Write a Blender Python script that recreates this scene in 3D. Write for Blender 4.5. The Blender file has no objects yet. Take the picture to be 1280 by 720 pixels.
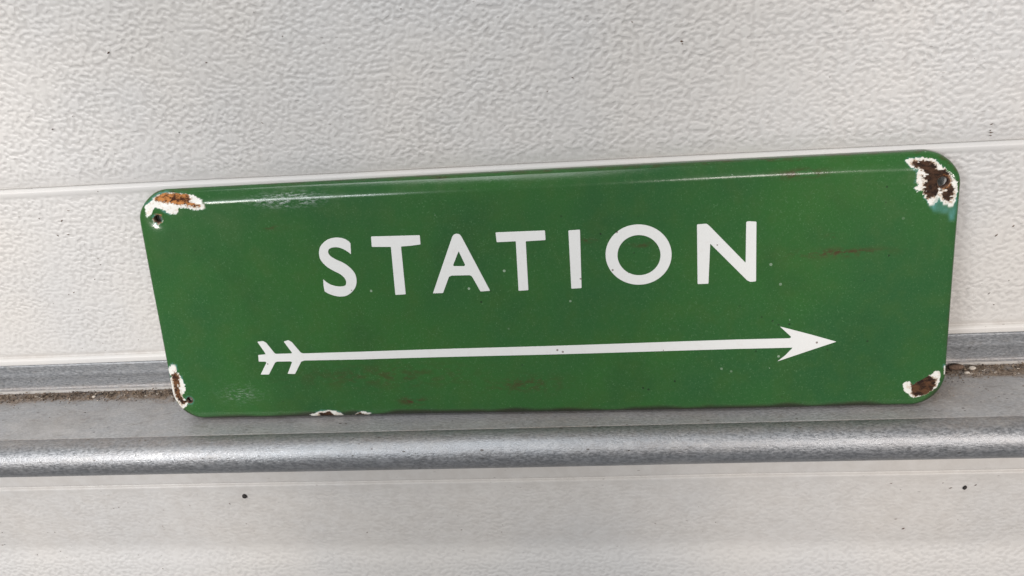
import bpy, bmesh, math, random
import numpy as np
from mathutils import Matrix, Vector

sc = bpy.context.scene
# ------------------------------------------------------------------ camera
cam_data = bpy.data.cameras.new('camera')
cam = bpy.data.objects.new('camera', cam_data)
sc.collection.objects.link(cam)
cam_data.sensor_width = 36.0
cam_data.lens = 36.0 * 1100 / 1280
cam_data.clip_start = .01
cam_data.clip_end = 50
cam.matrix_world = Matrix((
    (0.9935473959, 0.0407905265, 0.1058286590, 0.04104054),
    (0.0719230974, 0.4948804864, -0.8659794294, -0.45784420),
    (-0.0876962951, 0.8680031320, 0.4887534374, 0.32169402),
    (0, 0, 0, 1)))
sc.camera = cam
# ------------------------------------------------------------------ world and lamps
world = bpy.data.worlds.new('World'); sc.world = world; world.use_nodes = True
bg = world.node_tree.nodes['Background']
bg.inputs['Color'].default_value = (.97, .97, 1.0, 1)
bg.inputs['Strength'].default_value = .27

def lamp(name, loc, target, size, energy, color, size_y=None, spread=180):
    l = bpy.data.lights.new(name, 'AREA'); l.energy = energy; l.color = color
    l.shape = 'RECTANGLE'; l.size = size; l.size_y = size_y or size; l.spread = math.radians(spread)
    o = bpy.data.objects.new(name, l); sc.collection.objects.link(o)
    o.location = loc
    o.rotation_euler = (Vector(target) - Vector(loc)).to_track_quat('-Z', 'Y').to_euler()
    return o
lamp('key_lamp', (-.72, -1.30, .68), (-.05, 0, .06), .40, 7.6, (.94, .97, 1.0), .22)
lamp('ceiling_lamp', (-.40, -.80, 1.6), (0, 0, 0), .9, 9, (.97, .985, 1.0), .5)
lamp('warm_fill', (.36, -1.7, .85), (.1, 0, -.04), .22, 5.5, (1.0, .93, .88))  # added warm fill for the right side, not a known lamp
def spot(name, loc, target, radius, energy, color, blend):
    l = bpy.data.lights.new(name, 'SPOT'); l.energy = energy; l.color = color
    d = (Vector(target) - Vector(loc)); l.spot_size = 2 * math.atan(radius / d.length); l.spot_blend = blend; l.shadow_soft_size = .07
    o = bpy.data.objects.new(name, l); sc.collection.objects.link(o); o.location = loc
    o.rotation_euler = d.to_track_quat('-Z', 'Y').to_euler()
spot('left_flank_fill', (-.95, -1.5, .60), (-.545, -.03, .02), .36, 50, (1.0, .93, .88), .14)  # added spot; the dim gap between the pair stands in for a soft shadow
spot('right_flank_fill', (1.0, -1.7, .60), (.62, -.03, .02), .51, 56, (1.0, .92, .87), .12)  # added likewise, lights the right flank of that gap
vs = sc.view_settings
vs.view_transform = 'Standard'; vs.look = 'None'; vs.gamma = 1; vs.use_curve_mapping = False
vs.exposure = 0

# ---- outlines of the lettering and of the enamel damage, millimetres from the plate's centre
D = {
 'S': [[-103.58,29.66],[-103.14,36.03],[-104.4,37.58],[-106.86,38.98],[-110.07,39.7],[-113.39,39.57],[-116.48,38.71],[-119.37,36.85],[-121.56,34.3],[-122.48,31.36],[-122.48,28.37],[-121.59,26.01],[-119.77,23.61],[-117.37,21.52],[-114.27,19.6],[-111.78,18.18],[-109.69,16.22],[-108.61,14.17],[-108.67,12.14],[-109.7,10.83],[-112.75,10.52],[-116.03,11.1],[-119.2,12.56],[-122.1,15.1],[-122.4,11.25],[-122.18,7.84],[-120.01,6.41],[-116.81,5.08],[-113.2,4.41],[-109.46,4.77],[-106.21,6.64],[-103.5,9.61],[-102.3,12.94],[-102.31,16.64],[-103.6,19.7],[-105.92,22.45],[-108.96,24.76],[-112.7,26.69],[-115.76,28.79],[-116.96,30.82],[-116.57,32.79],[-114.78,33.84],[-111.76,34.12],[-108.88,33.36],[-106.1,31.74]],
 'T1': [[-90.59,39.55],[-62.21,39.16],[-62.3,33.8],[-68.01,33.27],[-73.72,33.06],[-73.97,4.46],[-80.11,4.33],[-79.64,33.07],[-90.83,33.5]],
 'A': [[-57.91,4.48],[-43.55,37.81],[-42.39,38.85],[-40.97,39.11],[-39.39,38.72],[-38.43,37.37],[-24.49,4.94],[-30.05,4.67],[-34.32,13.9],[-35.46,14.6],[-46.0,14.77],[-47.58,14.16],[-51.96,4.5]],
 'Ai': [[-40.75,28.96],[-37.66,20.8],[-38.26,20.04],[-44.31,20.28],[-44.57,21.07]],
 'T2': [[-18.91,38.88],[8.87,38.81],[8.93,33.33],[-2.24,33.11],[-2.48,4.58],[-8.1,4.38],[-7.83,33.35],[-18.67,33.25]],
 'I': [[21.91,38.25],[28.36,38.43],[27.77,4.79],[22.0,4.64]],
 'O': [[78.26,22.12],[78.07,19.88],[77.58,17.7],[76.78,15.59],[75.7,13.61],[74.34,11.78],[72.74,10.14],[70.92,8.71],[68.91,7.53],[66.75,6.61],[64.47,5.96],[62.11,5.61],[59.71,5.56],[57.33,5.81],[54.99,6.35],[52.73,7.18],[50.61,8.28],[48.65,9.63],[46.9,11.21],[45.37,12.99],[44.1,14.93],[43.11,17.01],[42.42,19.19],[42.03,21.43],[41.96,23.68],[42.2,25.92],[42.74,28.1],[43.59,30.19],[44.71,32.14],[46.09,33.94],[47.71,35.54],[49.54,36.93],[51.55,38.07],[53.7,38.95],[55.95,39.56],[58.27,39.89],[60.63,39.93],[62.97,39.68],[65.26,39.14],[67.47,38.33],[69.55,37.26],[71.48,35.94],[73.21,34.4],[74.73,32.66],[76.0,30.76],[77.0,28.71],[77.72,26.57],[78.15,24.36]],
 'Oi': [[72.19,22.04],[72.0,20.26],[71.54,18.52],[70.8,16.88],[69.79,15.38],[68.56,14.05],[67.12,12.93],[65.51,12.05],[63.77,11.42],[61.95,11.07],[60.08,11.01],[58.22,11.23],[56.42,11.73],[54.71,12.5],[53.14,13.52],[51.76,14.76],[50.59,16.19],[49.66,17.78],[49.0,19.48],[48.62,21.26],[48.53,23.07],[48.74,24.85],[49.23,26.58],[49.99,28.21],[51.01,29.7],[52.26,31.0],[53.7,32.1],[55.31,32.96],[57.04,33.57],[58.84,33.9],[60.69,33.96],[62.52,33.74],[64.3,33.24],[65.99,32.49],[67.54,31.48],[68.91,30.26],[70.08,28.85],[71.01,27.29],[71.68,25.6],[72.08,23.84]],
 'N': [[92.25,38.46],[97.41,38.66],[99.02,37.25],[118.4,15.67],[118.58,38.58],[119.53,38.98],[123.99,38.55],[124.08,4.95],[121.06,4.72],[119.32,5.59],[99.3,27.36],[98.2,4.57],[92.29,4.58]],
 'arrow': [[-168.79,-30.77],[-164.07,-30.47],[-164.39,-29.3],[-168.07,-22.29],[-164.49,-21.96],[-162.56,-23.17],[-158.4,-29.9],[-157.62,-30.36],[-148.11,-30.32],[-147.37,-30.06],[-151.58,-22.62],[-148.67,-21.84],[-146.62,-23.19],[-142.09,-29.91],[-140.77,-30.52],[-103.28,-30.43],[113.35,-28.84],[143.01,-28.98],[143.65,-28.17],[137.42,-21.86],[140.71,-22.85],[154.4,-27.16],[168.27,-31.85],[154.12,-36.58],[136.42,-42.61],[140.49,-39.28],[144.67,-34.6],[113.38,-34.43],[-103.86,-35.3],[-140.32,-35.0],[-142.52,-35.66],[-147.45,-43.51],[-152.01,-43.25],[-148.24,-35.8],[-149.16,-35.35],[-157.62,-35.27],[-158.99,-35.96],[-163.9,-43.46],[-169.08,-43.34],[-164.35,-35.82],[-164.81,-35.08],[-169.06,-34.97]],
 'tl_w': [[-224.06,63.98],[-220.86,65.01],[-218.51,67.59],[-215.51,69.59],[-210.33,70.74],[-200.48,69.93],[-192.86,68.51],[-188.56,65.72],[-186.18,62.02],[-187.68,59.49],[-192.58,59.2],[-197.72,60.69],[-201.95,61.2],[-203.89,57.63],[-206.96,57.46],[-209.96,58.96],[-212.87,60.87],[-217.25,61.85],[-219.65,58.28],[-222.17,56.8],[-223.59,59.35]],
 'tl_r': [[-217.91,68.1],[-211.4,70.14],[-204.81,69.83],[-197.2,69.25],[-194.48,66.0],[-195.6,64.52],[-190.49,61.92],[-192.17,61.58],[-199.48,63.16],[-205.88,64.48],[-211.3,65.24],[-217.21,67.03]],
 'tl_h': [-216.71,55.27],
 'tr_w': [[199.79,68.32],[202.0,69.19],[206.9,69.4],[212.43,68.84],[215.56,67.5],[217.69,65.11],[220.99,61.31],[223.88,58.52],[226.14,55.2],[226.77,50.63],[226.24,46.11],[225.21,42.92],[223.18,41.76],[220.11,43.92],[217.82,47.32],[217.08,44.73],[214.7,43.53],[213.82,42.91],[212.09,45.63],[210.05,48.35],[209.21,51.67],[206.15,51.49],[205.12,53.17],[206.53,55.06],[204.91,56.44],[205.71,58.35],[205.23,60.96],[206.04,62.85],[202.98,63.64],[200.9,65.99]],
 'tr_r': [[203.69,66.82],[205.56,67.5],[211.67,67.06],[214.46,65.94],[216.59,62.93],[219.75,61.41],[221.52,59.35],[222.14,56.15],[220.6,53.38],[217.18,51.93],[216.7,50.0],[214.4,47.82],[211.65,47.49],[210.29,49.32],[209.7,53.6],[210.18,55.53],[209.7,58.15],[208.37,59.84],[210.12,61.04],[208.48,63.05],[205.43,64.48],[203.94,65.51]],
 'tr_r2': [[218.17,50.91],[221.32,51.39],[223.15,54.18],[224.23,51.52],[224.23,47.6],[222.91,45.4],[220.8,46.51]],
 'tr_t': [[216.8,48.69],[214.61,44.85],[213.82,42.91],[215.84,40.5],[219.84,39.44],[222.78,39.14],[223.96,35.08],[225.85,34.91],[226.81,40.11],[226.07,44.16],[223.13,42.42],[220.06,44.58]],
 'tr_h': [219.29,55.58],
 'br_w': [[205.41,-60.18],[206.13,-57.75],[207.37,-56.81],[209.67,-57.02],[210.81,-59.16],[214.64,-56.41],[218.07,-54.3],[218.95,-53.04],[220.44,-53.41],[220.97,-51.18],[224.63,-51.21],[225.42,-54.32],[224.59,-59.83],[221.99,-62.87],[217.29,-65.9],[211.76,-67.22],[209.11,-64.97],[206.44,-62.99]],
 'br_r': [[210.41,-59.64],[214.66,-56.73],[218.76,-54.4],[220.84,-55.64],[222.24,-56.48],[222.32,-60.05],[220.56,-62.79],[216.53,-65.09],[212.69,-65.42],[211.52,-63.86]],
 'br_s': [[226.44,-47.67],[228.26,-48.72],[228.83,-54.41],[226.6,-53.7]],
 'bl_w': [[-228.2,-37.63],[-223.9,-35.36],[-221.58,-36.54],[-221.52,-40.63],[-219.62,-44.18],[-218.58,-48.91],[-218.62,-52.45],[-221.05,-55.34],[-220.87,-58.26],[-218.8,-60.65],[-219.87,-63.53],[-226.02,-66.27],[-225.44,-60.85],[-228.77,-58.36],[-231.8,-54.61],[-231.33,-49.49],[-226.65,-43.13],[-228.48,-41.18]],
 'bl_r': [[-225.57,-42.43],[-222.61,-40.62],[-221.57,-44.15],[-223.13,-50.03],[-222.83,-54.74],[-221.74,-59.41],[-219.36,-60.63],[-222.23,-62.0],[-224.65,-58.27],[-225.76,-55.99],[-225.45,-50.09],[-225.4,-45.36]],
 'bl_h': [-217.48,-59.31],
 'bo_w': [[-142.49,-69.93],[-135.11,-67.76],[-128.7,-67.02],[-123.92,-68.45],[-120.0,-70.69],[-121.79,-72.39],[-131.27,-72.39],[-140.11,-72.39]],
 'bo_r': [[-135.48,-69.68],[-128.96,-68.59],[-125.74,-75.0],[-123.69,-72.39],[-136.31,-72.39]],
 'b2_w': [[-118.36,-73.57],[-110.13,-68.28],[-102.35,-70.04],[-106.08,-72.39],[-111.96,-71.06]],
 'b2_r': [[-116.77,-72.39],[-116.12,-72.39],[-110.44,-69.95],[-106.08,-72.39],[-106.12,-72.39]],
 'scuff': [-136.64,63.21],
 'scuffl': [-184.24,-56.03],
 'st1': [168.44,19.33],
 'st2': [-77.23,-62.78],
 'st3': [-8.71,-53.24],
 'st4': [146.34,63.67],
 'st5': [-92.71,-46.38],
 'st6': [32.53,32.35],
 'st7': [63.28,28.3],
 'st8': [-148.54,46.94],
 'st9': [163.93,28.87],
}
W, H = .457, .1443
LB = .015            # developed width of the rolled border
XO = None
def _profile(keys, reach, n=400):
    s = np.linspace(0, LB, n)
    th = np.interp(s, [k[0] for k in keys], [math.radians(k[1]) for k in keys])
    # smooth the bend angle a little so creases stay soft
    ds = s[1] - s[0]
    x = np.concatenate([[0], np.cumsum(np.cos((th[1:] + th[:-1]) / 2) * ds)])
    y = np.concatenate([[0], np.cumsum(np.sin((th[1:] + th[:-1]) / 2) * ds)])
    return s, x * (reach / x[-1]), y
PA = _profile([(0, 0), (.0022, 15), (.0082, 26), (.0118, 82), (.015, 88)], .0101)
PB = _profile([(0, 0), (.0052, 4), (.0077, 16), (.0110, 80), (.015, 88)], .0109)
EXT = .0101          # how far the border reaches outwards
RIN = .0085          # corner radius at the bend line
IW, IH = W / 2 - EXT, H / 2 - EXT
def border(u, v):
    """developed sheet coords (origin at plate centre) -> distance past bend line, bend-line point, outward normal"""
    qx = np.abs(u) - (IW - RIN); qy = np.abs(v) - (IH - RIN)
    ox = np.maximum(qx, 0); oy = np.maximum(qy, 0)
    l = np.sqrt(ox * ox + oy * oy)
    d = l - RIN + np.minimum(np.maximum(qx, qy), 0)
    ls = np.where(l > 1e-9, l, 1)
    nx = np.where(l > 1e-9, ox / ls, 0) * np.sign(u); ny = np.where(l > 1e-9, oy / ls, 0) * np.sign(v)
    return d, nx, ny
def warp(u, v):
    return (.00045 * np.sin(u * 11 + .6) * np.cos(v * 16 + .3) + .0003 * np.sin(u * 23 + v * 21 + 1.2)
            + .00015 * np.sin(u * 47 - v * 33) + .0002 * np.cos(v * 52 + u * 9))
def sheet(u, v):
    """developed coords -> x (right), y (back), z (up) in the plate's frame, origin bottom centre"""
    d, nx, ny = border(u, v)
    s = np.clip(d, 0, LB)
    w = np.clip((ny - .15) / .75, 0, 1); w = w * w * (3 - 2 * w)
    a = np.interp(s, PA[0], PA[1]); ad = np.interp(s, PA[0], PA[2])
    b = np.interp(s, PB[0], PB[1]); bd = np.interp(s, PB[0], PB[2])
    ox = b + (a - b) * w; dp = bd + (ad - bd) * w
    x = u - nx * s + nx * ox; z = v - ny * s + ny * ox
    y = dp - warp(x, z)
    return x, y, z + H / 2

# ------------------------------------------------------------------ helpers
def link_mesh(name, me, parent=None, mat=None, smooth=True):
    o = bpy.data.objects.new(name, me); sc.collection.objects.link(o)
    if mat: me.materials.append(mat)
    if smooth: me.shade_smooth()
    if parent: o.parent = parent
    return o

def mesh_np(name, co, quads):
    me = bpy.data.meshes.new(name)
    co = np.asarray(co, np.float32); q = np.asarray(quads, np.int32)
    k = q.shape[1]
    me.vertices.add(len(co)); me.vertices.foreach_set('co', co.ravel())
    me.loops.add(q.size); me.loops.foreach_set('vertex_index', q.ravel())
    me.polygons.add(len(q)); me.polygons.foreach_set('loop_start', np.arange(0, q.size, k, dtype=np.int32))
    me.polygons.foreach_set('loop_total', np.full(len(q), k, np.int32))
    me.update(calc_edges=True); me.validate()
    return me

def fattr(me, name, vals):
    a = me.attributes.new(name, 'FLOAT', 'POINT'); a.data.foreach_set('value', np.asarray(vals, np.float32))

def _h(ix, iy, seed):
    n = (ix.astype(np.int64) * 374761393 + iy.astype(np.int64) * 668265263 + seed * 974634777) & 0xffffffff
    n = ((n ^ (n >> 13)) * 1274126177) & 0xffffffff
    return ((n ^ (n >> 16)) & 0xffff) / 65535.0
def vnoise(x, y, seed=0):
    ix, iy = np.floor(x), np.floor(y); fx, fy = x - ix, y - iy
    fx = fx * fx * (3 - 2 * fx); fy = fy * fy * (3 - 2 * fy)
    a, b, c, d = _h(ix, iy, seed), _h(ix + 1, iy, seed), _h(ix, iy + 1, seed), _h(ix + 1, iy + 1, seed)
    return (a + (b - a) * fx) * (1 - fy) + (c + (d - c) * fx) * fy
def sstep(a, b, x):
    t = np.clip((x - a) / (b - a), 0, 1); return t * t * (3 - 2 * t)

class NT:
    """tiny node-tree builder"""
    def __init__(s, name):
        s.m = bpy.data.materials.new(name); s.m.use_nodes = True
        s.t = s.m.node_tree; s.b = s.t.nodes['Principled BSDF']; s.x = 0
        s.tc = s.t.nodes.new('ShaderNodeTexCoord').outputs['Object']
    def n(s, kind, **kw):
        o = s.t.nodes.new(kind)
        for k, v in kw.items(): setattr(o, k, v)
        return o
    def inp(s, sock, v):
        if isinstance(v, bpy.types.NodeSocket): s.t.links.new(v, sock)
        elif v is not None: sock.default_value = v
    def math(s, op, a, b=None, c=None, clamp=False):
        o = s.n('ShaderNodeMath', operation=op, use_clamp=clamp)
        for i, v in enumerate((a, b, c)):
            if v is not None: s.inp(o.inputs[i], v)
        return o.outputs[0]
    def ramp(s, v, lo, hi, a=0., b=1., smooth=True):
        o = s.n('ShaderNodeMapRange', interpolation_type='SMOOTHSTEP' if smooth else 'LINEAR')
        for i, q in enumerate((v, lo, hi, a, b)): s.inp(o.inputs[i], q)
        return o.outputs[0]
    def mix(s, f, a, b):
        o = s.n('ShaderNodeMix', data_type='RGBA')
        s.inp(o.inputs[0], f)
        s.inp(o.inputs[6], a if not isinstance(a, tuple) else (*a[:3], 1)); s.inp(o.inputs[7], b if not isinstance(b, tuple) else (*b[:3], 1))
        return o.outputs[2]
    def mapping(s, scale=(1, 1, 1), loc=(0, 0, 0), rot=(0, 0, 0), v=None):
        o = s.n('ShaderNodeMapping'); s.inp(o.inputs[0], v or s.tc)
        o.inputs[1].default_value = loc; o.inputs[2].default_value = rot; o.inputs[3].default_value = scale
        return o.outputs[0]
    def noise(s, scale, detail=2, rough=.5, v=None, dist=0, col=False):
        o = s.n('ShaderNodeTexNoise'); s.inp(o.inputs['Vector'], v or s.tc)
        o.inputs['Scale'].default_value = scale; o.inputs['Detail'].default_value = detail
        o.inputs['Roughness'].default_value = rough; o.inputs['Distortion'].default_value = dist
        return o.outputs[1 if col else 0]
    def voro(s, scale, v=None, feature='F1', out=0, rnd=1):
        o = s.n('ShaderNodeTexVoronoi', feature=feature); s.inp(o.inputs['Vector'], v or s.tc)
        o.inputs['Scale'].default_value = scale; o.inputs['Randomness'].default_value = rnd
        return o.outputs[out]
    def attr(s, name):
        return s.n('ShaderNodeAttribute', attribute_name=name).outputs['Fac']
    def bump(s, h, dist, strength=1., normal=None):
        o = s.n('ShaderNodeBump'); s.inp(o.inputs['Height'], h); o.inputs['Distance'].default_value = dist
        s.inp(o.inputs['Strength'], strength)
        if normal is not None: s.inp(o.inputs['Normal'], normal)
        return o.outputs[0]
    def specks(s, scale, size, keep, v=None):
        """sparse round-ish specks: a voronoi dot kept only in some cells"""
        o = s.n('ShaderNodeTexVoronoi'); s.inp(o.inputs['Vector'], v or s.tc); o.inputs['Scale'].default_value = scale
        c = s.n('ShaderNodeSeparateColor'); s.inp(c.inputs[0], o.outputs['Color'])
        rad = s.math('MULTIPLY', c.outputs[1], size)
        dot = s.math('LESS_THAN', o.outputs['Distance'], rad)
        return s.math('MULTIPLY', dot, s.math('LESS_THAN', c.outputs[0], keep))
    def set(s, **kw):
        for k, v in kw.items():
            v = (*v, 1) if isinstance(v, tuple) and len(v) == 3 else v
            s.inp(s.b.inputs[k.replace('_', ' ')], v)
        return s.m

# ------------------------------------------------------------------ materials
def door_paint():
    k = NT('embossed_door_paint')
    wv = k.noise(90, 1, .5, col=True)
    w = k.n('ShaderNodeVectorMath', operation='MULTIPLY_ADD'); k.inp(w.inputs[0], wv); w.inputs[1].default_value = (.0022,) * 3; k.inp(w.inputs[2], k.tc)
    v = k.mapping((.90, .3, 1.06), v=w.outputs[0])
    a = k.noise(390, .3, .4, v=v)
    lab = k.ramp(a, .26, .70)
    fine = k.noise(900, 2, .5)
    emb = k.attr('emboss')
    emb = k.math('MULTIPLY', emb, k.ramp(k.noise(26, 2, .5), .3, .7, .65, 1.05))
    h = k.math('ADD', k.math('MULTIPLY', lab, emb), k.math('MULTIPLY', fine, .10))
    tone = k.noise(5.5, 3, .55)
    cool = k.mix(k.ramp(tone, .35, .65), (.650, .642, .628), (.710, .680, .640))
    dirt = k.noise(55, 5, .7)
    cool = k.mix(k.ramp(dirt, .62, .85, 0, .35), cool, (.42, .38, .33))
    # grime held in the low parts of the embossing
    cool = k.mix(k.math('MULTIPLY', k.math('MULTIPLY', k.ramp(a, .32, .50, 1, 0), emb), .30), cool, (.36, .34, .32))
    sp = k.math('MULTIPLY', k.specks(400, .20, .03), k.ramp(k.noise(30, 2, .6), .45, .6))
    cool = k.mix(sp, cool, (.24, .21, .19))
    sm = k.math('MULTIPLY', k.specks(520, .3, .05, v=k.mapping((.6, 1, 1.5), rot=(0, .5, 0))), k.ramp(k.noise(22, 2, .6, v=k.mapping((1, 1, 1), (3, 1, 2))), .42, .6))
    cool = k.mix(k.math('MULTIPLY', sm, .45), cool, (.2, .17, .15))
    cool = k.mix(k.math('MULTIPLY', k.attr('grime_and_shading'), k.ramp(k.noise(120, 4, .6), .3, .7, .3, 1)), cool, (.33, .28, .23))
    return k.set(Base_Color=cool, Roughness=.42, Specular_IOR_Level=.4, Normal=k.bump(h, .00046, 1))

def galv(name, dark=1.0, rough=.42, metal=.9, warm=False, mott=1.):
    k = NT(name)
    stretch = k.mapping((.5, 1, 1))
    gr = k.noise(850, 3, .7, v=stretch)
    gr2 = k.noise(230, 4, .7, v=k.mapping((.45, 1, 1)))
    sp = k.voro(330, out=1, v=k.mapping((.6, 1, 1)))
    g = k.n('ShaderNodeSeparateColor'); k.inp(g.inputs[0], sp)
    c = k.mix(k.ramp(gr, .3, .7), (.33 * dark, .345 * dark, .36 * dark), (.60 * dark, .615 * dark, .635 * dark))
    if warm: c = k.mix(k.ramp(k.noise(14, 4, .6), .3, .7, .2, .6), c, (.44, .405, .375))
    c = k.mix(k.math('MULTIPLY', g.outputs[0], .25), c, (.30 * dark, .32 * dark, .35 * dark))
    c = k.mix(k.ramp(gr2, .52, .74, 0, .45 * mott), c, (.22, .205, .185))
    scr = k.ramp(k.noise(300, 3, .8, v=k.mapping((.06, 1, 1.6), rot=(0, .04, 0))), .66, .72)
    c = k.mix(k.math('MULTIPLY', scr, .35), c, (.16, .16, .165))
    oxide = k.ramp(k.noise(38, 5, .7, v=k.mapping((.6, 1, 1), (2, 5, 1))), .52, .68)
    c = k.mix(k.math('MULTIPLY', oxide, .3), c, (.68, .68, .67))
    pits = k.math('MULTIPLY', k.specks(520, .32, .13, v=k.mapping((.5, 1, 1))), k.ramp(k.noise(40, 3, .6), .4, .62))
    c = k.mix(k.math('MULTIPLY', pits, .8), c, (.07, .062, .055))
    gm = k.math('MULTIPLY', k.attr('grime_and_shading'), k.ramp(k.noise(160, 5, .7), .28, .62, .45, 1.2), clamp=True)
    c = k.mix(gm, c, k.mix(k.ramp(k.noise(700, 3, .7), .35, .65), (.13, .092, .066), (.30, .235, .18)))
    met = k.math('MULTIPLY', k.ramp(gm, 0, 1, metal, 0), 1)
    r = k.ramp(gr, .25, .75, rough - .1, rough + .14)
    h = k.math('ADD', k.math('MULTIPLY', gr, .8), k.math('MULTIPLY', gr2, .45 * mott))
    return k.set(Base_Color=c, Metallic=met, Roughness=r, Normal=k.bump(h, .00036, .9))

def enamel():
    k = NT('vitreous_enamel')
    W_, R_, T_, O_ = (k.attr(n) for n in ('white', 'rust', 'teal', 'orange'))
    tone = k.noise(9, 3, .55); tone2 = k.noise(60, 4, .6); mic = k.noise(700, 3, .6)
    green = k.mix(k.ramp(tone, .32, .68), (.031, .122, .024), (.023, .098, .028))
    green = k.mix(k.ramp(k.noise(16, 3, .6, v=k.mapping((1, 1, 1), (7, 0, 3))), .52, .72, 0, .45), green, (.020, .074, .020))
    green = k.mix(k.ramp(tone2, .40, .75, 0, .45), green, (.042, .108, .020))
    green = k.mix(k.ramp(mic, .45, .8, 0, .35), green, (.060, .145, .055))
    # rusty smears and dark specks, plus some painted contact shadow
    st = k.math('MULTIPLY', k.attr('stain_and_shade'), k.ramp(k.noise(230, 5, .72, v=k.mapping((.45, 1, 1))), .44, .60))
    green = k.mix(k.math('MULTIPLY', st, .8), green, (.062, .040, .015))
    dk = k.math('MULTIPLY', k.specks(330, .24, .07), k.ramp(k.noise(25, 2, .5), .45, .6))
    green = k.mix(k.math('MULTIPLY', dk, .7), green, (.012, .016, .010))
    sc_ = k.math('MULTIPLY', k.attr('scuff'), k.ramp(k.noise(900, 4, .75, v=k.mapping((.35, 1, 1.1), rot=(0, .3, 0))), .47, .64))
    green = k.mix(k.math('MULTIPLY', sc_, .9), green, (.40, .45, .42))
    lt = k.math('MULTIPLY', k.specks(190, .16, .12), k.ramp(k.noise(17, 2, .5, v=k.mapping((1, 1, 1), (5, 2, 1))), .42, .6))
    green = k.mix(k.math('MULTIPLY', lt, .75), green, (.36, .45, .34))
    green = k.mix(k.math('MULTIPLY', k.ramp(k.noise(1100, 2, .7), .60, .72), .42), green, (.13, .26, .12))
    tn = k.math('MULTIPLY', T_, k.ramp(k.noise(500, 3, .6, v=k.mapping((1, 1, .4))), .2, .75, .6, 1.1), clamp=True)
    c = k.mix(tn, green, (.10, .29, .26))
    wh = k.mix(k.ramp(k.noise(420, 4, .7), .48, .72, 0, .65), (.80, .79, .74), (.56, .42, .27))
    wh = k.mix(k.math('MULTIPLY', k.attr('tan'), k.ramp(k.noise(700, 4, .7), .38, .6)), wh, (.36, .21, .095))
    c = k.mix(k.math('MULTIPLY', k.attr('contact_shade'), .85), c, (.020, .018, .012))  # contact shadow painted into the enamel colour at the bottom bend
    c = k.mix(W_, c, wh)
    rn = k.noise(420, 5, .7, v=k.mapping((.6, 1, 1), rot=(0, -.35, 0)))
    rdark = k.mix(k.ramp(rn, .35, .7), (.020, .012, .009), (.055, .031, .022))
    rorange = k.mix(k.ramp(rn, .40, .56), (.060, .022, .012), (.52, .22, .07))
    rc = k.mix(O_, rdark, rorange)
    c = k.mix(R_, c, rc)
    ru = k.mix(k.ramp(rn, .3, .7), (.0,) * 3, (1.,) * 3)
    h = k.math('ADD', k.math('MULTIPLY', k.math('MULTIPLY', R_, rn), 1.6), k.math('MULTIPLY', mic, .10))
    rg = k.math('ADD', k.ramp(k.math('MAXIMUM', R_, k.math('MULTIPLY', W_, .25)), 0, 1, .16, .85, False), k.math('MULTIPLY', sc_, .35))
    rg = k.math('ADD', rg, k.ramp(tone2, .35, .75, 0, .07))
    return k.set(Base_Color=c, Roughness=rg, Specular_IOR_Level=k.ramp(R_, 0, 1, .42, .2), Normal=k.bump(h, .00035, 1))

def letter_white():
    k = NT('white_enamel')
    c = k.mix(k.ramp(k.noise(260, 4, .65), .5, .78, 0, .35), (.80, .80, .775), (.70, .66, .62))
    sp = k.specks(330, .30, .045)
    c = k.mix(k.math('MULTIPLY', sp, .8), c, (.17, .12, .10))
    return k.set(Base_Color=c, Roughness=.28, Specular_IOR_Level=.5, Normal=k.bump(k.noise(500, 3, .6), .00006, .7))

def rusty(name, a, b, rough=.85):
    k = NT(name); n = k.noise(600, 4, .7)
    return k.set(Base_Color=k.mix(k.ramp(n, .35, .65), a, b), Roughness=rough, Normal=k.bump(n, .0003, 1))

def grit_mat():
    k = NT('loose_dirt')
    c = k.n('ShaderNodeSeparateColor'); k.inp(c.inputs[0], k.voro(520, out=1))
    col = k.mix(c.outputs[0], (.11, .075, .052), (.36, .275, .20))
    col = k.mix(k.math('GREATER_THAN', c.outputs[1], .90), col, (.62, .55, .47))
    col = k.mix(k.math('LESS_THAN', c.outputs[1], .22), col, (.04, .030, .024))
    return k.set(Base_Color=col, Roughness=.9)

PAINT = door_paint()
GALV = galv('galvanised_steel', .80, .46, .90, mott=.4)
GALV_FLANGE = galv('dull_galvanised_steel', .72, .5, .75)
GALV_LEDGE = galv('weathered_galvanised_steel', 1.02, .55, .40, warm=True)
ENAMEL = enamel(); WHITE = letter_white()
RUST = rusty('rusty_steel', (.05, .026, .016), (.16, .085, .05))
GRIT = grit_mat()

# ------------------------------------------------------------------ the garage door behind
door = bpy.data.objects.new('garage_door', None); sc.collection.objects.link(door)
door['label'] = 'off-white embossed sectional garage door with a galvanised steel ledge across it'
door['category'] = 'garage door'

def smooth_profile(pts, step=.0006):
    """resample an open y,z,emboss polyline finely, with rounded corners"""
    P = np.array(pts, float)
    for _ in range(2):
        out = [P[0]]
        for i in range(len(P) - 1):
            a, b = P[i], P[i + 1]; L = np.hypot(*(b - a)[:2]); t = min(.25, .0009 / max(L, 1e-6))
            out += [a + (b - a) * t, b - (b - a) * t]
        out.append(P[-1]); P = np.array(out)
    return P

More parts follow.
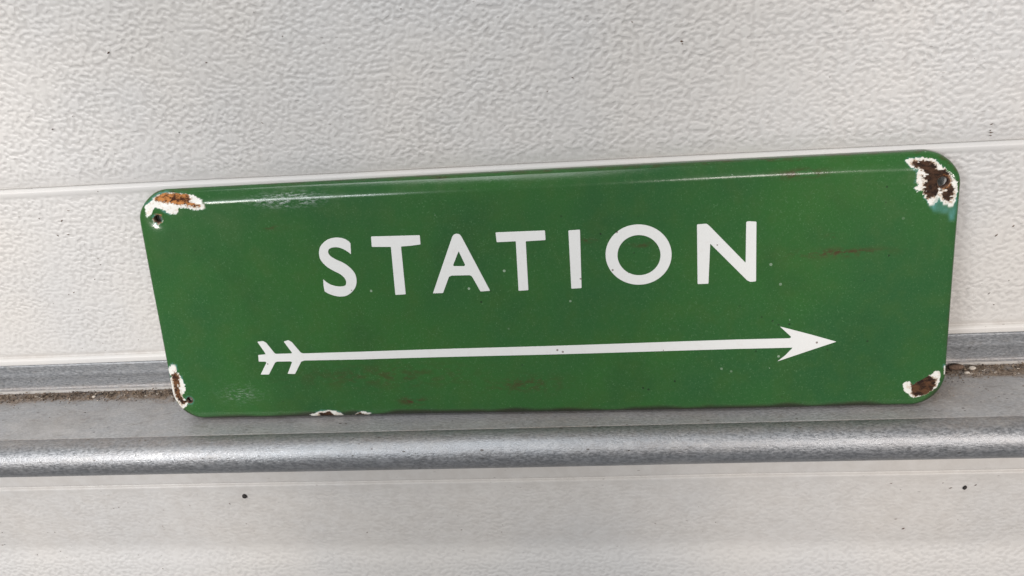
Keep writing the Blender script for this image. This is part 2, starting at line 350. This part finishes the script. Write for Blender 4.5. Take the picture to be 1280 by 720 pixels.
def sweep(name, prof, x0, x1, nx, back, mat, parent, tilt=None, wob=0., grime_and_shading=None):
    """sweep the front profile along x and close it behind at y=back: a solid panel"""
    P = smooth_profile(prof)
    loop = np.vstack([P, [[back, P[-1, 1], 0], [back, P[0, 1], 0]]])
    n = len(loop); xs = np.linspace(x0, x1, nx)
    co = np.zeros((nx, n, 3))
    co[:, :, 0] = xs[:, None]; co[:, :, 1] = loop[:, 0]; co[:, :, 2] = loop[:, 1]
    if tilt: co[:, :, 2] += tilt(xs[:, None], loop[None, :, 1])
    if wob:
        co[:, :len(P), 1] += wob * (vnoise(xs[:, None] * 9 + 3, loop[None, :len(P), 1] * 11 + 7, 5) - .5)
    q = []
    for i in range(nx - 1):
        a = i * n + np.arange(n); b = i * n + (np.arange(n) + 1) % n
        q.append(np.stack([a, b, b + n, a + n], 1))
    me = mesh_np(name, co.reshape(-1, 3), np.concatenate(q))
    bm = bmesh.new(); bm.from_mesh(me); bm.verts.ensure_lookup_table()
    bm.faces.new([bm.verts[i] for i in range(n)]); bm.faces.new([bm.verts[(nx - 1) * n + i] for i in range(n)][::-1])
    bmesh.ops.recalc_face_normals(bm, faces=bm.faces); bm.to_mesh(me); bm.free()
    fattr(me, 'emboss', np.tile(loop[:, 2], nx))
    g = np.zeros((nx, n)) if grime_and_shading is None else grime_and_shading(xs[:, None] + 0 * loop[None, :, 0], loop[None, :, 0] + 0 * xs[:, None], loop[None, :, 1] + 0 * xs[:, None])
    fattr(me, 'grime_and_shading', g.ravel())
    return link_mesh(name, me, parent, mat)

def mm(pts): return [(p[0] / 1000, p[1] / 1000, p[2]) for p in pts]
def line(y0, z0, y1, z1, e0, e1, n):   # extra points so that wobble and grime have something to act on
    return [(y0 + (y1 - y0) * i / n, z0 + (z1 - z0) * i / n, e0 + (e1 - e0) * i / n) for i in range(n)]
seam_tilt = lambda x, z: -.0068 * x * np.clip((z - .02) / .12, 0, 1)
up = line(0, 620, 0, 156, 1, 1, 24) + [(0, 152, 1), (.35, 148, .8), (.9, 144.2, .6), (1.5, 142.0, .3), (1.9, 141.4, 0)]
sweep('door_panel', mm(up), -.95, .95, 90, .04, PAINT, door, lambda x, z: -.0068 * x, .0016)
mid = [(2.4, 141.2, 0), (.8, 141.3, 0), (-.5, 140.4, 0), (-.95, 139.4, 0), (-.75, 137.4, .05), (-.1, 135.8, .35), (0, 134, .9)] \
    + line(0, 132, 0, 30, .9, .75, 10) + [(0, 29, .6), (.3, 27.0, .1), (.4, 26.2, 0), (-.2, 25.6, 0), (-1.5, 24.6, 0), (-1.9, 23.6, 0), (-1.95, 21, 0), (-1.8, 12, 0), (-.5, -30, 0)]
gmid = lambda x, y, z: sstep(.030, .0255, z) * .35 * (y > -.0005)
sweep('door_panel', mm(mid), -.95, .95, 90, .04, PAINT, door, seam_tilt, .0008, gmid)
low = [(-50, -16, 0), (-52, -20, 0), (-52, -38.5, .12), (-51.9, -39.8, .1), (-51.0, -40.6, 0), (-51.0, -41.1, 0), (-52.3, -41.9, 0), (-52.5, -42.8, .1), (-52.3, -45, .14)] \
    + line(-52.2, -47, -49.8, -94, .34, .38, 6) + [(-49.6, -97, .3), (-49.9, -101, .45), (-50.8, -106, .6)] + line(-52, -111, -56, -140, .65, .7, 3) + line(-56, -141, -56, -420, 1, 1, 10)
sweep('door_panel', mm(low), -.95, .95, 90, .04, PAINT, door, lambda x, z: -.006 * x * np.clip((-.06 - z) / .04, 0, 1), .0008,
      lambda x, y, z: (.12 + .07 * vnoise(x * 5, z * 9, 3)) * sstep(-.108, -.090, z) + .04)  # warm bounce light painted on the lower panel as a beige tint

# ------------------------------------------------------------------ the steel ledge: back flange, shelf, rolled nose
rail = bpy.data.objects.new('steel_ledge', None); sc.collection.objects.link(rail); rail.parent = door
LZ = -2.4
fl = [(-2.2, 21.2, 0), (-3.0, 21.4, 0), (-3.5, 20.6, 0), (-3.5, 16, 0), (-3.8, 13.8, 0), (-3.8, 12.4, 0), (-3.5, 10.2, 0), (-3.6, 4.2, 0), (-4.1, 3.0, 0), (-4.7, 2.7, 0), (-4.9, 2.2, 0), (-4.4, 1.8, 0), (-3.0, 2.0, 0)]
sweep('back_flange', mm(fl), -.95, .95, 60, -.0012, GALV_FLANGE, rail, None, .0003, lambda x, y, z: .35 * sstep(.006, .003, z))
sh = [(-1.0, LZ, 0)] + line(-2, LZ, -51, LZ, 0, 0, 30) + [(-51, LZ, 0), (-51.1, LZ - .9, 0), (-51.9, LZ - 1.6, 0), (-54.0, LZ - 2.6, 0)]
def gsh(x, y, z):
    b = sstep(-.0165, -.0085, y + .007 * (vnoise(x * 22, y * 30, 12) - .5) + .004 * (vnoise(x * 110, y * 300, 2) - .5)) * 1.2
    f = sstep(-.0502, -.0514, y) * .55
    m = .28 * vnoise(x * 25, y * 60, 8)
    s = .45 * np.exp(-((x - .222) / .02) ** 2 - ((y + .026) / .014) ** 2) + .4 * np.exp(-((x + .225) / .012) ** 2 - ((y + .012) / .006) ** 2)  # darker patches on the shelf near the sign's lower corners
    return np.clip(b + f + m + s, 0, 1)
o = sweep('shelf', mm(sh), -.95, .95, 500, 0, GALV_LEDGE, rail, None, 0, gsh)
# the closing edge of the shelf profile has to stay below the top face: rebuild as a thin sheet
me = o.data
co = np.zeros(len(me.vertices) * 3, np.float32); me.vertices.foreach_get('co', co); co = co.reshape(-1, 3)
n_ = len(smooth_profile(mm(sh))) + 2
co = co.reshape(500, n_, 3)
co[:, -2, 1] = -.054; co[:, -2, 2] = -.0075
co[:, -1, 1] = -.001; co[:, -1, 2] = -.0075
me.vertices.foreach_set('co', co.ravel()); me.update()
NY, NZ, NR = -53.3, -14.4, 12.1
nose = []
for a in range(102, -112, -7):
    t = math.radians(a); nose.append((NY - NR * math.cos(t), NZ + NR * math.sin(t), 0))
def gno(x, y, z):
    return np.clip(sstep(-.0050, -.0027, z) * .22 + sstep(-.0225, -.0262, z) * .85 + .16 * vnoise(x * 30, z * 200, 4), 0, 1)  # painted shade on top of the nose, darker underside, random grime
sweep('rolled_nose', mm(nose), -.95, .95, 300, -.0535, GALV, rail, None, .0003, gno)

# ------------------------------------------------------------------ dirt along the crease of the shelf
rng = np.random.default_rng(7)
oc = np.array([[1, 0, 0], [-1, 0, 0], [0, 1, 0], [0, -1, 0], [0, 0, 1], [0, 0, -1]], float)
of = np.array([[0, 2, 4], [2, 1, 4], [1, 3, 4], [3, 0, 4], [2, 0, 5], [1, 2, 5], [3, 1, 5], [0, 3, 5]])
def grains(n, xr, yf, smin, smax, floor):
    V, F = [], []
    x = rng.uniform(xr[0], xr[1], n); y = yf(n)
    for i in range(n):
        s = smin + (smax - smin) * rng.random() ** 3
        v = oc * s * rng.uniform(.6, 1.3, (6, 1)) * np.array([rng.uniform(.7, 1.9), rng.uniform(.6, 1.1), rng.uniform(.4, .8)])
        a = rng.uniform(0, 6.28); c, sn = math.cos(a), math.sin(a)
        v = np.stack([v[:, 0] * c - v[:, 1] * sn, v[:, 0] * sn + v[:, 1] * c, v[:, 2]], 1)
        F.append(of + 6 * len(V)); V.append(v + [x[i], y[i], floor(x[i], y[i]) + s * .3])
    return np.concatenate(V), np.concatenate(F)
LZm = LZ / 1000
def heap(x, y): return LZm + max(0, .0022 * (1 + (y + .0035) / .006)) * rng.random()
v1, f1 = grains(13000, (-.52, .42), lambda n: -.0035 - np.abs(rng.normal(0, .0042, n)), .00014, .00075, heap)
v2, f2 = grains(2600, (-.52, .42), lambda n: -.004 - np.abs(rng.normal(0, .009, n)), .00012, .00050, lambda x, y: LZm)
v3, f3 = grains(500, (.205, .26), lambda n: -.005 - np.abs(rng.normal(0, .012, n)), .00012, .0004, lambda x, y: LZm)
me = mesh_np('dirt', np.concatenate([v1, v2, v3]), np.concatenate([f1, f2 + len(v1), f3 + len(v1) + len(v2)]))
dirt = link_mesh('dirt', me, None, GRIT, False)
dirt['kind'] = 'stuff'; dirt['category'] = 'dirt'
dirt['label'] = 'brown gritty dirt gathered in the crease at the back of the steel ledge'

def pebble(name, loc, s, col, label, cat, parent=None, group=None, flat=.6):
    bm = bmesh.new(); bmesh.ops.create_icosphere(bm, subdivisions=3, radius=1)
    rr = random.Random(name + str(loc))
    offs = [Vector((rr.uniform(-1, 1), rr.uniform(-1, 1), rr.uniform(-1, 1))).normalized() for _ in range(9)]
    am = [rr.uniform(-.35, .2) for _ in offs]
    for v in bm.verts:
        d = v.co.normalized(); f = 1 + sum(a * max(0, d.dot(o)) ** 3 for a, o in zip(am, offs))
        v.co = Vector((d.x * f * s[0], d.y * f * s[1], d.z * f * s[2]))
    me = bpy.data.meshes.new(name); bm.to_mesh(me); bm.free()
    o = link_mesh(name, me, parent, col); o.location = loc
    if label: o['label'] = label
    if cat: o['category'] = cat
    if group: o['group'] = group
    return o
PALE = rusty('pale_crumb', (.42, .36, .30), (.66, .60, .52))
DARK = rusty('black_speck', (.012, .010, .010), (.035, .030, .028))
BROWN = rusty('brown_crumb', (.10, .06, .04), (.20, .13, .09))

pebble('crumb', (.2570, -.0062, -.0011), (.0022, .0014, .0013), PALE, 'larger pale crumb in the dirt of the ledge just right of the sign', 'crumb')
pebble('crumb', (.2526, -.0100, -.0015), (.0016, .0007, .0008), PALE, 'small flat pale flake lying in front of the dirt line right of the sign', 'crumb')
pebble('crumb', (.2490, -.0048, -.0008), (.0050, .0020, .0017), BROWN, 'brown clot of dirt in the ledge crease closest to the right edge of the sign', 'crumb')
pebble('crumb', (-.2987, -.0085, -.0015), (.0014, .0010, .0008), PALE, 'single pale crumb in the dirt of the ledge left of the sign', 'crumb')
lower = bpy.data.objects['door_panel.002']
pebble('paint_speck', (-.1919, -.0524, -.0505), (.0016, .0011, .0017), DARK, None, None, lower)
pebble('paint_speck', (.2440, -.0524, -.0529), (.0014, .0011, .0016), DARK, None, None, lower)
# fainter flecks stuck to the panels: far too small to pick apart
def flecks(pts, parent, seed):
    r = random.Random(seed); V, F = [], []
    for x, y, z in pts:
        s = r.uniform(.0002, .00055); a = r.uniform(-.9, .9)
        v = oc * np.array([s * r.uniform(1, 2.6), .00022, s * r.uniform(.4, 1)])
        c, sn = math.cos(a), math.sin(a)
        v = np.stack([v[:, 0] * c - v[:, 2] * sn, v[:, 1], v[:, 0] * sn + v[:, 2] * c], 1)
        F.append(of + 6 * len(V)); V.append(v + [x, y, z])
    o = link_mesh('dirt_flecks', mesh_np('dirt_flecks', np.concatenate(V), np.concatenate(F)), parent, RUST, False)
    o['kind'] = 'stuff'
r = random.Random(3)
def clus(x, z, sx, sz, n, y): return [(r.gauss(x, sx), y, r.gauss(z, sz)) for _ in range(max(2, n // 2))]
low_pts = clus(-.27, -.058, .035, .004, 16, -.0517) + clus(.235, -.048, .02, .004, 12, -.0522) + clus(0, -.075, .2, .016, 34, -.0508) + \
    clus(-.225, -.099, .012, .002, 4, -.0492) + clus(-.177, -.072, .003, .0006, 3, -.0508)
flecks(low_pts, lower, 1)
flecks(clus(.2452, .1455, .0016, .0025, 10, -.0002) + clus(.2218, .2073, .001, .001, 2, 0) + clus(-.24, .19, .06, .03, 14, -.0001) + clus(.0859, .2035, .001, .001, 2, 0)
       + clus(.05, .19, .15, .03, 22, -.0001), bpy.data.objects['door_panel'], 2)
flecks(clus(-.275, .09, .022, .035, 22, -.0002) + clus(.262, .06, .01, .03, 9, -.0002), bpy.data.objects['door_panel.001'], 3)

# ------------------------------------------------------------------ the enamel sign
LEAN = math.radians(13)
sign = bpy.data.objects.new('enamel_sign', None); sc.collection.objects.link(sign)
sign.location = (-.00047446, -.04042400, 0)
sign.rotation_euler = (Matrix.Rotation(-0.0117365506, 3, 'Z') @ Matrix.Rotation(-LEAN, 3, 'X')).to_euler()
sign['label'] = 'green enamel railway sign reading STATION above a white arrow, chipped at its corners'
sign['category'] = 'sign'

def dens(lo, hi, fine, step, coarse):
    out = [lo]
    while out[-1] < hi:
        x = out[-1]; st = step if any(a <= x <= b for a, b in fine) else coarse
        out.append(x + st)
    return np.array(out)
EU, EV = IW + LB, IH + LB
us = dens(-EU, EU, [(-EU, -.190), (-.150, -.106), (.192, EU)], .00028, .0013)
vs_ = dens(-EV, EV, [(-EV, -.040), (.044, EV)], .00028, .0012)
U, V = np.meshgrid(us, vs_); nv, nu = U.shape
U, V = U.ravel(), V.ravel()
Dd, NX, NYn = border(U, V)
HOLES = {'tl': (D['tl_h'], .00245), 'tr': (D['tr_h'], .0030), 'bl': (D['bl_h'], .0022)}
out_ = Dd > LB
inh = np.zeros(U.size, int)
for k, (n, (c, r_)) in enumerate(HOLES.items(), 1):
    inh[np.hypot(U - c[0] / 1000, V - c[1] / 1000) < r_] = k
bad = out_ | (inh > 0)
idx = np.arange(nu * nv).reshape(nv, nu)
Q = np.stack([idx[:-1, :-1], idx[:-1, 1:], idx[1:, 1:], idx[1:, :-1]], -1).reshape(-1, 4)
Q = Q[(~bad[Q]).any(1)]
U2, V2 = U.copy(), V.copy()
e = np.clip(Dd - LB, 0, None) * out_
U2 -= NX * e; V2 -= NYn * e
for k, (n, (c, r_)) in enumerate(HOLES.items(), 1):
    m = inh == k; dx, dy = U[m] - c[0] / 1000, V[m] - c[1] / 1000; L = np.maximum(np.hypot(dx, dy), 1e-7)
    U2[m] = c[0] / 1000 + dx / L * r_; V2[m] = c[1] / 1000 + dy / L * r_
U, V = U2, V2

def sdpoly(P, x, y):
    P = np.array(P) / 1000; best = np.full(x.shape, 1e9); ins = np.zeros(x.shape, bool)
    for i in range(len(P)):
        a, b = P[i], P[(i + 1) % len(P)]; ab = b - a; t = np.clip(((x - a[0]) * ab[0] + (y - a[1]) * ab[1]) / (ab @ ab + 1e-12), 0, 1)
        best = np.minimum(best, (x - a[0] - ab[0] * t) ** 2 + (y - a[1] - ab[1] * t) ** 2)
        cr = ((a[1] > y) != (b[1] > y)) & (x < (b[0] - a[0]) * (y - a[1]) / (b[1] - a[1] + 1e-15) + a[0]); ins ^= cr
    d = np.sqrt(best); return np.where(ins, d, -d)
jit = lambda s, k: (vnoise(U * 900, V * 900, k) - .5) * s + (vnoise(U * 2200, V * 2200, k + 1) - .5) * s * .7
N = U.size
tan = np.zeros(N); white = np.zeros(N); rust = np.zeros(N); teal = np.zeros(N); orange = np.zeros(N); cid = np.zeros(N, int)
def chip(k, w, rs, jw=.0007, jr=.0009, orng=0., tl=0., grow=.00025):
    global white, rust, teal, orange, tan
    P = np.array(D[w]) / 1000; c0 = P.min(0) - .006; c1 = P.max(0) + .006
    m = (U > c0[0]) & (U < c1[0]) & (V > c0[1]) & (V < c1[1])
    x, y = U[m], V[m]
    s = sdpoly(D[w], x, y) + jit(jw, k)[m] - .0002
    white[m] = np.maximum(white[m], sstep(-.00012, .00022, s))
    teal[m] = np.maximum(teal[m], sstep(-.0011 - tl, -.0001, s) * .8 * sstep(.35, .75, vnoise(x * 170, y * 170, k + 90)))
    for rr_ in rs:
        q = sdpoly(D[rr_], x, y) + jit(jr, k + 10)[m] + grow
        if k > 4: q = np.maximum(q, -.0728 - y + .0008 * vnoise(x * 500, y * 0, 7) - .0002 * (k == 6))
        if k == 2: q = q - .0016 * sstep(.66, .80, vnoise(x * 420 + y * 200, y * 900, 77)) - .0006 * np.abs(np.sin(y * 3300 + x * 900)) * (x < .2155)
        tan[m] = np.maximum(tan[m], sstep(-.0013, -.0001, q) * .9)
        rust[m] = np.maximum(rust[m], sstep(-.00010, .00018, q) * (white[m] > .3))
    orange[m] = np.maximum(orange[m], orng)
    mm_ = np.zeros(N, bool); mm_[m] = s > -.0014 - tl; cid[mm_ & (cid == 0)] = k
chip(1, 'tl_w', ['tl_r'], orng=1., jr=.0017, tl=.0008)
chip(2, 'tr_w', ['tr_r', 'tr_r2'], orng=.05, jw=.0010, jr=.0011, grow=.0006)
chip(3, 'br_w', ['br_r'], orng=.12, grow=.0007); chip(3, 'br_s', [])
chip(4, 'bl_w', ['bl_r'], orng=.22, jw=.0012, jr=.0016, grow=.0002)
chip(5, 'bo_w', ['bo_r'], orng=.05); chip(6, 'b2_w', ['b2_r'], orng=.05)
q = sdpoly(D['tr_t'], U, V) + jit(.0004, 31)
teal = np.maximum(teal, sstep(-.0016, .0014, q) * (.35 + .65 * vnoise(U * 330, V * 210, 46))); fade = sstep(-.0004, .0012, q) * np.clip(vnoise(U * 260, V * 120, 44) * 1.2, 0, 1)
white = white * (1 - .55 * fade)
cid[(q > -.0010) & (cid == 0)] = 2
teal *= (1 - rust)
tq = sdpoly(D['tl_r'], U - .0020, V - .0015) + jit(.002, 97)
m_ = sstep(-.0012, .0004, tq) * (Dd > -.002) * (U < -.205) * .9
orange = np.maximum(orange, m_); tan = np.maximum(tan, m_); stain0 = m_
# orange rim round the hole of the top right chip
hx, hy = D['tr_h']; rh = np.hypot(U - hx / 1000, V - hy / 1000)
orange = np.maximum(orange, .75 * sstep(.0048, .0032, rh) * (U > hx / 1000))
rust = np.maximum(rust, sstep(.0047, .0036, rh + jit(.0012, 51)) * sstep(-.0008, .0006, U - hx / 1000 + .001) * .8)
for n, w_ in (('tl', .6), ('bl', .0)):
    hx, hy = D[n + '_h']; rh = np.hypot(U - hx / 1000, V - hy / 1000); r0 = HOLES[n][1]
    ring = sstep(r0 + .0012, r0 + .0004, rh + jit(.0013, 61)) * w_
    orange = np.maximum(orange, ring * .3); rust = np.maximum(rust, ring * (vnoise(U * 700, V * 700, 9) > .45))
    white = np.maximum(white, ring * (vnoise(U * 800, V * 800, 19) > .55) * (V < hy / 1000))
    teal = np.maximum(teal, sstep(r0 + .0014, r0, rh + jit(.0008, 71)) * .45)
# worn edges: thin brown line where the border turns back
edge = sstep(.0088, .0108, Dd + (vnoise(U * 90, V * 90, 81) - .5) * .004)
under = np.clip(-NYn, 0, 1) * sstep(.0058, .0088, Dd + (vnoise(U * 70, V * 70, 83) - .5) * .003)  # contact shadow under the sign, painted on its bottom bend
stain_and_shade = np.maximum(.75 * edge, .5 * under); contact_shade = under
def blob(n, sx, sy, a, dst):
    c = D[n]; return np.maximum(dst, a * np.exp(-((U - c[0] / 1000) / sx) ** 2 - ((V - c[1] / 1000) / sy) ** 2))
for n, sx, sy, a in (('st1', .021, .0022, 1.4), ('st2', .007, .0022, 1.5), ('st3', .022, .005, .8), ('st4', .012, .0024, 1.3), ('st5', .05, .007, .6),
                     ('st6', .005, .0014, .9), ('st7', .007, .0012, 1.1), ('st8', .006, .0012, .8), ('st9', .003, .001, .8)):
    stain_and_shade = blob(n, sx, sy, a, stain_and_shade)
stain_and_shade = np.maximum(stain_and_shade, 1.3 * stain0)
scuff = blob('scuff', .0170, .0034, 1.5, np.zeros(N)); scuff = blob('scuffl', .011, .005, .38, scuff)
X, Y, Z = sheet(U, V)
Y = Y + .00020 * white * (1 - .5 * tan) + .00040 * rust * (.6 + .8 * vnoise(U * 1500, V * 1500, 33))
# slight dish round the holes and a knocked corner
for n in ('tl', 'bl', 'tr'):
    hx, hy = D[n + '_h']; rh = np.hypot(U - hx / 1000, V - hy / 1000); Y = Y + .0009 * np.exp(-(rh / .0042) ** 2)
CO = np.stack([X, Y, Z], 1)
tmp_ = mesh_np('tmp', CO, Q); VN = np.zeros(len(CO) * 3, np.float32)
if len(tmp_.vertices) == len(CO): tmp_.vertex_normals.foreach_get('vector', VN)
VN = VN.reshape(-1, 3); bpy.data.meshes.remove(tmp_)     # one set of normals, so plate and chips meet without a seam

def sub_mesh(name, quads, parent, label=None):
    used, inv = np.unique(quads.ravel(), return_inverse=True); q = inv.reshape(-1, 4); k = len(used)
    # front sheet, back of the steel 1.3 mm behind, and a rim along the outer outline only
    dev = out_[used]; E = np.concatenate([q[:, [a, (a + 1) % 4]] for a in range(4)])
    key = np.sort(E, 1); _, first, cnt = np.unique(key[:, 0].astype(np.int64) * k + key[:, 1], return_index=True, return_counts=True)
    B = E[first[cnt == 1]]; B = B[dev[B].all(1)]
    rim = np.stack([B[:, 1], B[:, 0], B[:, 0] + k, B[:, 1] + k], 1)
    me = mesh_np(name, np.concatenate([CO[used], CO[used] - VN[used] * .0013]), np.concatenate([q, q[:, ::-1] + k, rim]))
    for n, a in (('white', white), ('rust', rust), ('teal', teal), ('orange', orange), ('stain_and_shade', stain_and_shade), ('scuff', scuff), ('tan', tan), ('contact_shade', contact_shade)):
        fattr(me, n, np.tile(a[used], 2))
    o = link_mesh(name, me, parent, ENAMEL)
    me.normals_split_custom_set_from_vertices(np.concatenate([VN[used], -VN[used]]).tolist())
    if label: o['label'] = label
    return o
fc = np.where((cid[Q] > 0).all(1), cid[Q].max(1), 0)
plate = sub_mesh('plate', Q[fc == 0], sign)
for k, lab in ((1, 'rust orange and white enamel chip at the top left corner of the sign'), (2, 'butterfly shaped dark chip with white and teal rim at the top right corner'),
               (3, 'dark chip with white rim at the bottom right corner'), (4, 'ragged rusty chip along the bottom left edge'),
               (5, 'longer white and dark chip on the bottom edge'), (6, 'short white rimmed chip on the bottom edge')):
    sub_mesh('enamel_chip', Q[fc == k], sign, lab)

def surf_y(x, z):   # front face depth at plate coords
    return -warp(x, z)
for n, (c, r_) in HOLES.items():      # steel sleeve of each screw hole
    bm = bmesh.new(); K = 28; rings = []
    for rad, dep in ((r_ + .00025, -.00005), (r_ - .0001, .0001), (r_ - .0004, .0008), (r_ - .0004, .0032), (r_ + .0003, .0033)):
        ring = []
        for i in range(K):
            t = 2 * math.pi * i / K; rr2 = rad * (1 + .04 * math.sin(3 * t + 1) + .025 * math.sin(5 * t))
            u_, v_ = c[0] / 1000 + rr2 * math.cos(t), c[1] / 1000 + rr2 * math.sin(t)
            x, y, z = sheet(np.array([u_]), np.array([v_])); hd = np.hypot(u_ - c[0] / 1000, v_ - c[1] / 1000)
            ring.append(bm.verts.new((x[0], y[0] + .0009 * math.exp(-(hd / .0042) ** 2) + .0002 + dep, z[0])))
        rings.append(ring)
    for a, b in zip(rings, rings[1:]):
        for i in range(K): bm.faces.new((a[i], a[(i + 1) % K], b[(i + 1) % K], b[i]))
    bmesh.ops.recalc_face_normals(bm, faces=bm.faces)
    me = bpy.data.meshes.new('screw_hole'); bm.to_mesh(me); bm.free()
    link_mesh('screw_hole', me, sign, RUST)

def rounded(P, r=.45, n=3):
    P = [np.array(p, float) for p in P]; out = []
    for i in range(len(P)):
        a, b, c = P[i - 1], P[i], P[(i + 1) % len(P)]
        la, lc = np.hypot(*(a - b)), np.hypot(*(c - b)); t = min(r, la * .4, lc * .4)
        p0, p1 = b + (a - b) / la * t, b + (c - b) / lc * t
        for k in range(n + 1):
            q = k / n; out.append((1 - q) ** 2 * p0 + 2 * q * (1 - q) * b + q * q * p1)
    return out
def catmull(P, keep=(), n=4):
    P = [np.array(p, float) for p in P]; L = len(P); out = []
    for i in range(L):
        p1, p2 = P[i], P[(i + 1) % L]
        p0 = p1 - (p2 - p1) if i in keep else P[i - 1]
        p3 = p2 + (p2 - p1) if (i + 1) % L in keep else P[(i + 2) % L]
        for k in range(n):
            t = k / n
            out.append(.5 * (2 * p1 + (p2 - p0) * t + (2 * p0 - 5 * p1 + 4 * p2 - p3) * t * t + (3 * p1 - p0 - 3 * p2 + p3) * t ** 3))
    return out
def raised(name, loops, label=None):
    cu = bpy.data.curves.new(name, 'CURVE'); cu.dimensions = '2D'; cu.fill_mode = 'BOTH'
    cu.extrude = .00012; cu.bevel_depth = .00010; cu.bevel_resolution = 1; cu.offset = -.00008
    for L in loops:
        s = cu.splines.new('POLY'); s.points.add(len(L) - 1); s.use_cyclic_u = True
        for p, q in zip(s.points, L): p.co = (q[0] / 1000, q[1] / 1000 + H / 2, 0, 1)
    tmp = bpy.data.objects.new(name, cu); sc.collection.objects.link(tmp)
    dg = bpy.context.evaluated_depsgraph_get()
    me = bpy.data.meshes.new_from_object(tmp.evaluated_get(dg), depsgraph=dg)
    bpy.data.objects.remove(tmp); bpy.data.curves.remove(cu)
    bm = bmesh.new(); bm.from_mesh(me)
    xs = [v.co.x for v in bm.verts]; ys = [v.co.y for v in bm.verts]
    for ax, lo, hi, st in ((0, min(xs), max(xs), .006), (1, min(ys), max(ys), .006)):
        p = lo + st
        while p < hi:
            nrm = (1, 0, 0) if ax == 0 else (0, 1, 0)
            bmesh.ops.bisect_plane(bm, geom=bm.verts[:] + bm.edges[:] + bm.faces[:], plane_co=(p, 0, 0) if ax == 0 else (0, p, 0), plane_no=nrm)
            p += st
    for v in bm.verts:
        x, z, t = v.co; v.co = (x, float(-warp(np.float64(x), np.float64(z - H / 2))) - t - .00005, z)
    me2 = bpy.data.meshes.new(name); bm.normal_update(); bm.to_mesh(me2); bm.free()
    o = link_mesh(name, me2, sign, WHITE, False)
    if label: o['label'] = label
    return o
raised('letter', [catmull(D['S'], (0, 1, 23, 24, 25))], 'white capital letter S')
raised('letter', [rounded(D['T1'])], 'first white capital letter T, beside the S')
raised('letter', [rounded(D['A']), rounded(D['Ai'], .3)], 'white capital letter A')
raised('letter', [rounded(D['T2'])], 'second white capital letter T, beside the I')
raised('letter', [rounded(D['I'])], 'white capital letter I')
raised('letter', [catmull(D['O'], n=2), catmull(D['Oi'], n=2)], 'white capital letter O')
raised('letter', [rounded(D['N'])], 'white capital letter N')
raised('arrow', [rounded(D['arrow'], .3, 2)])
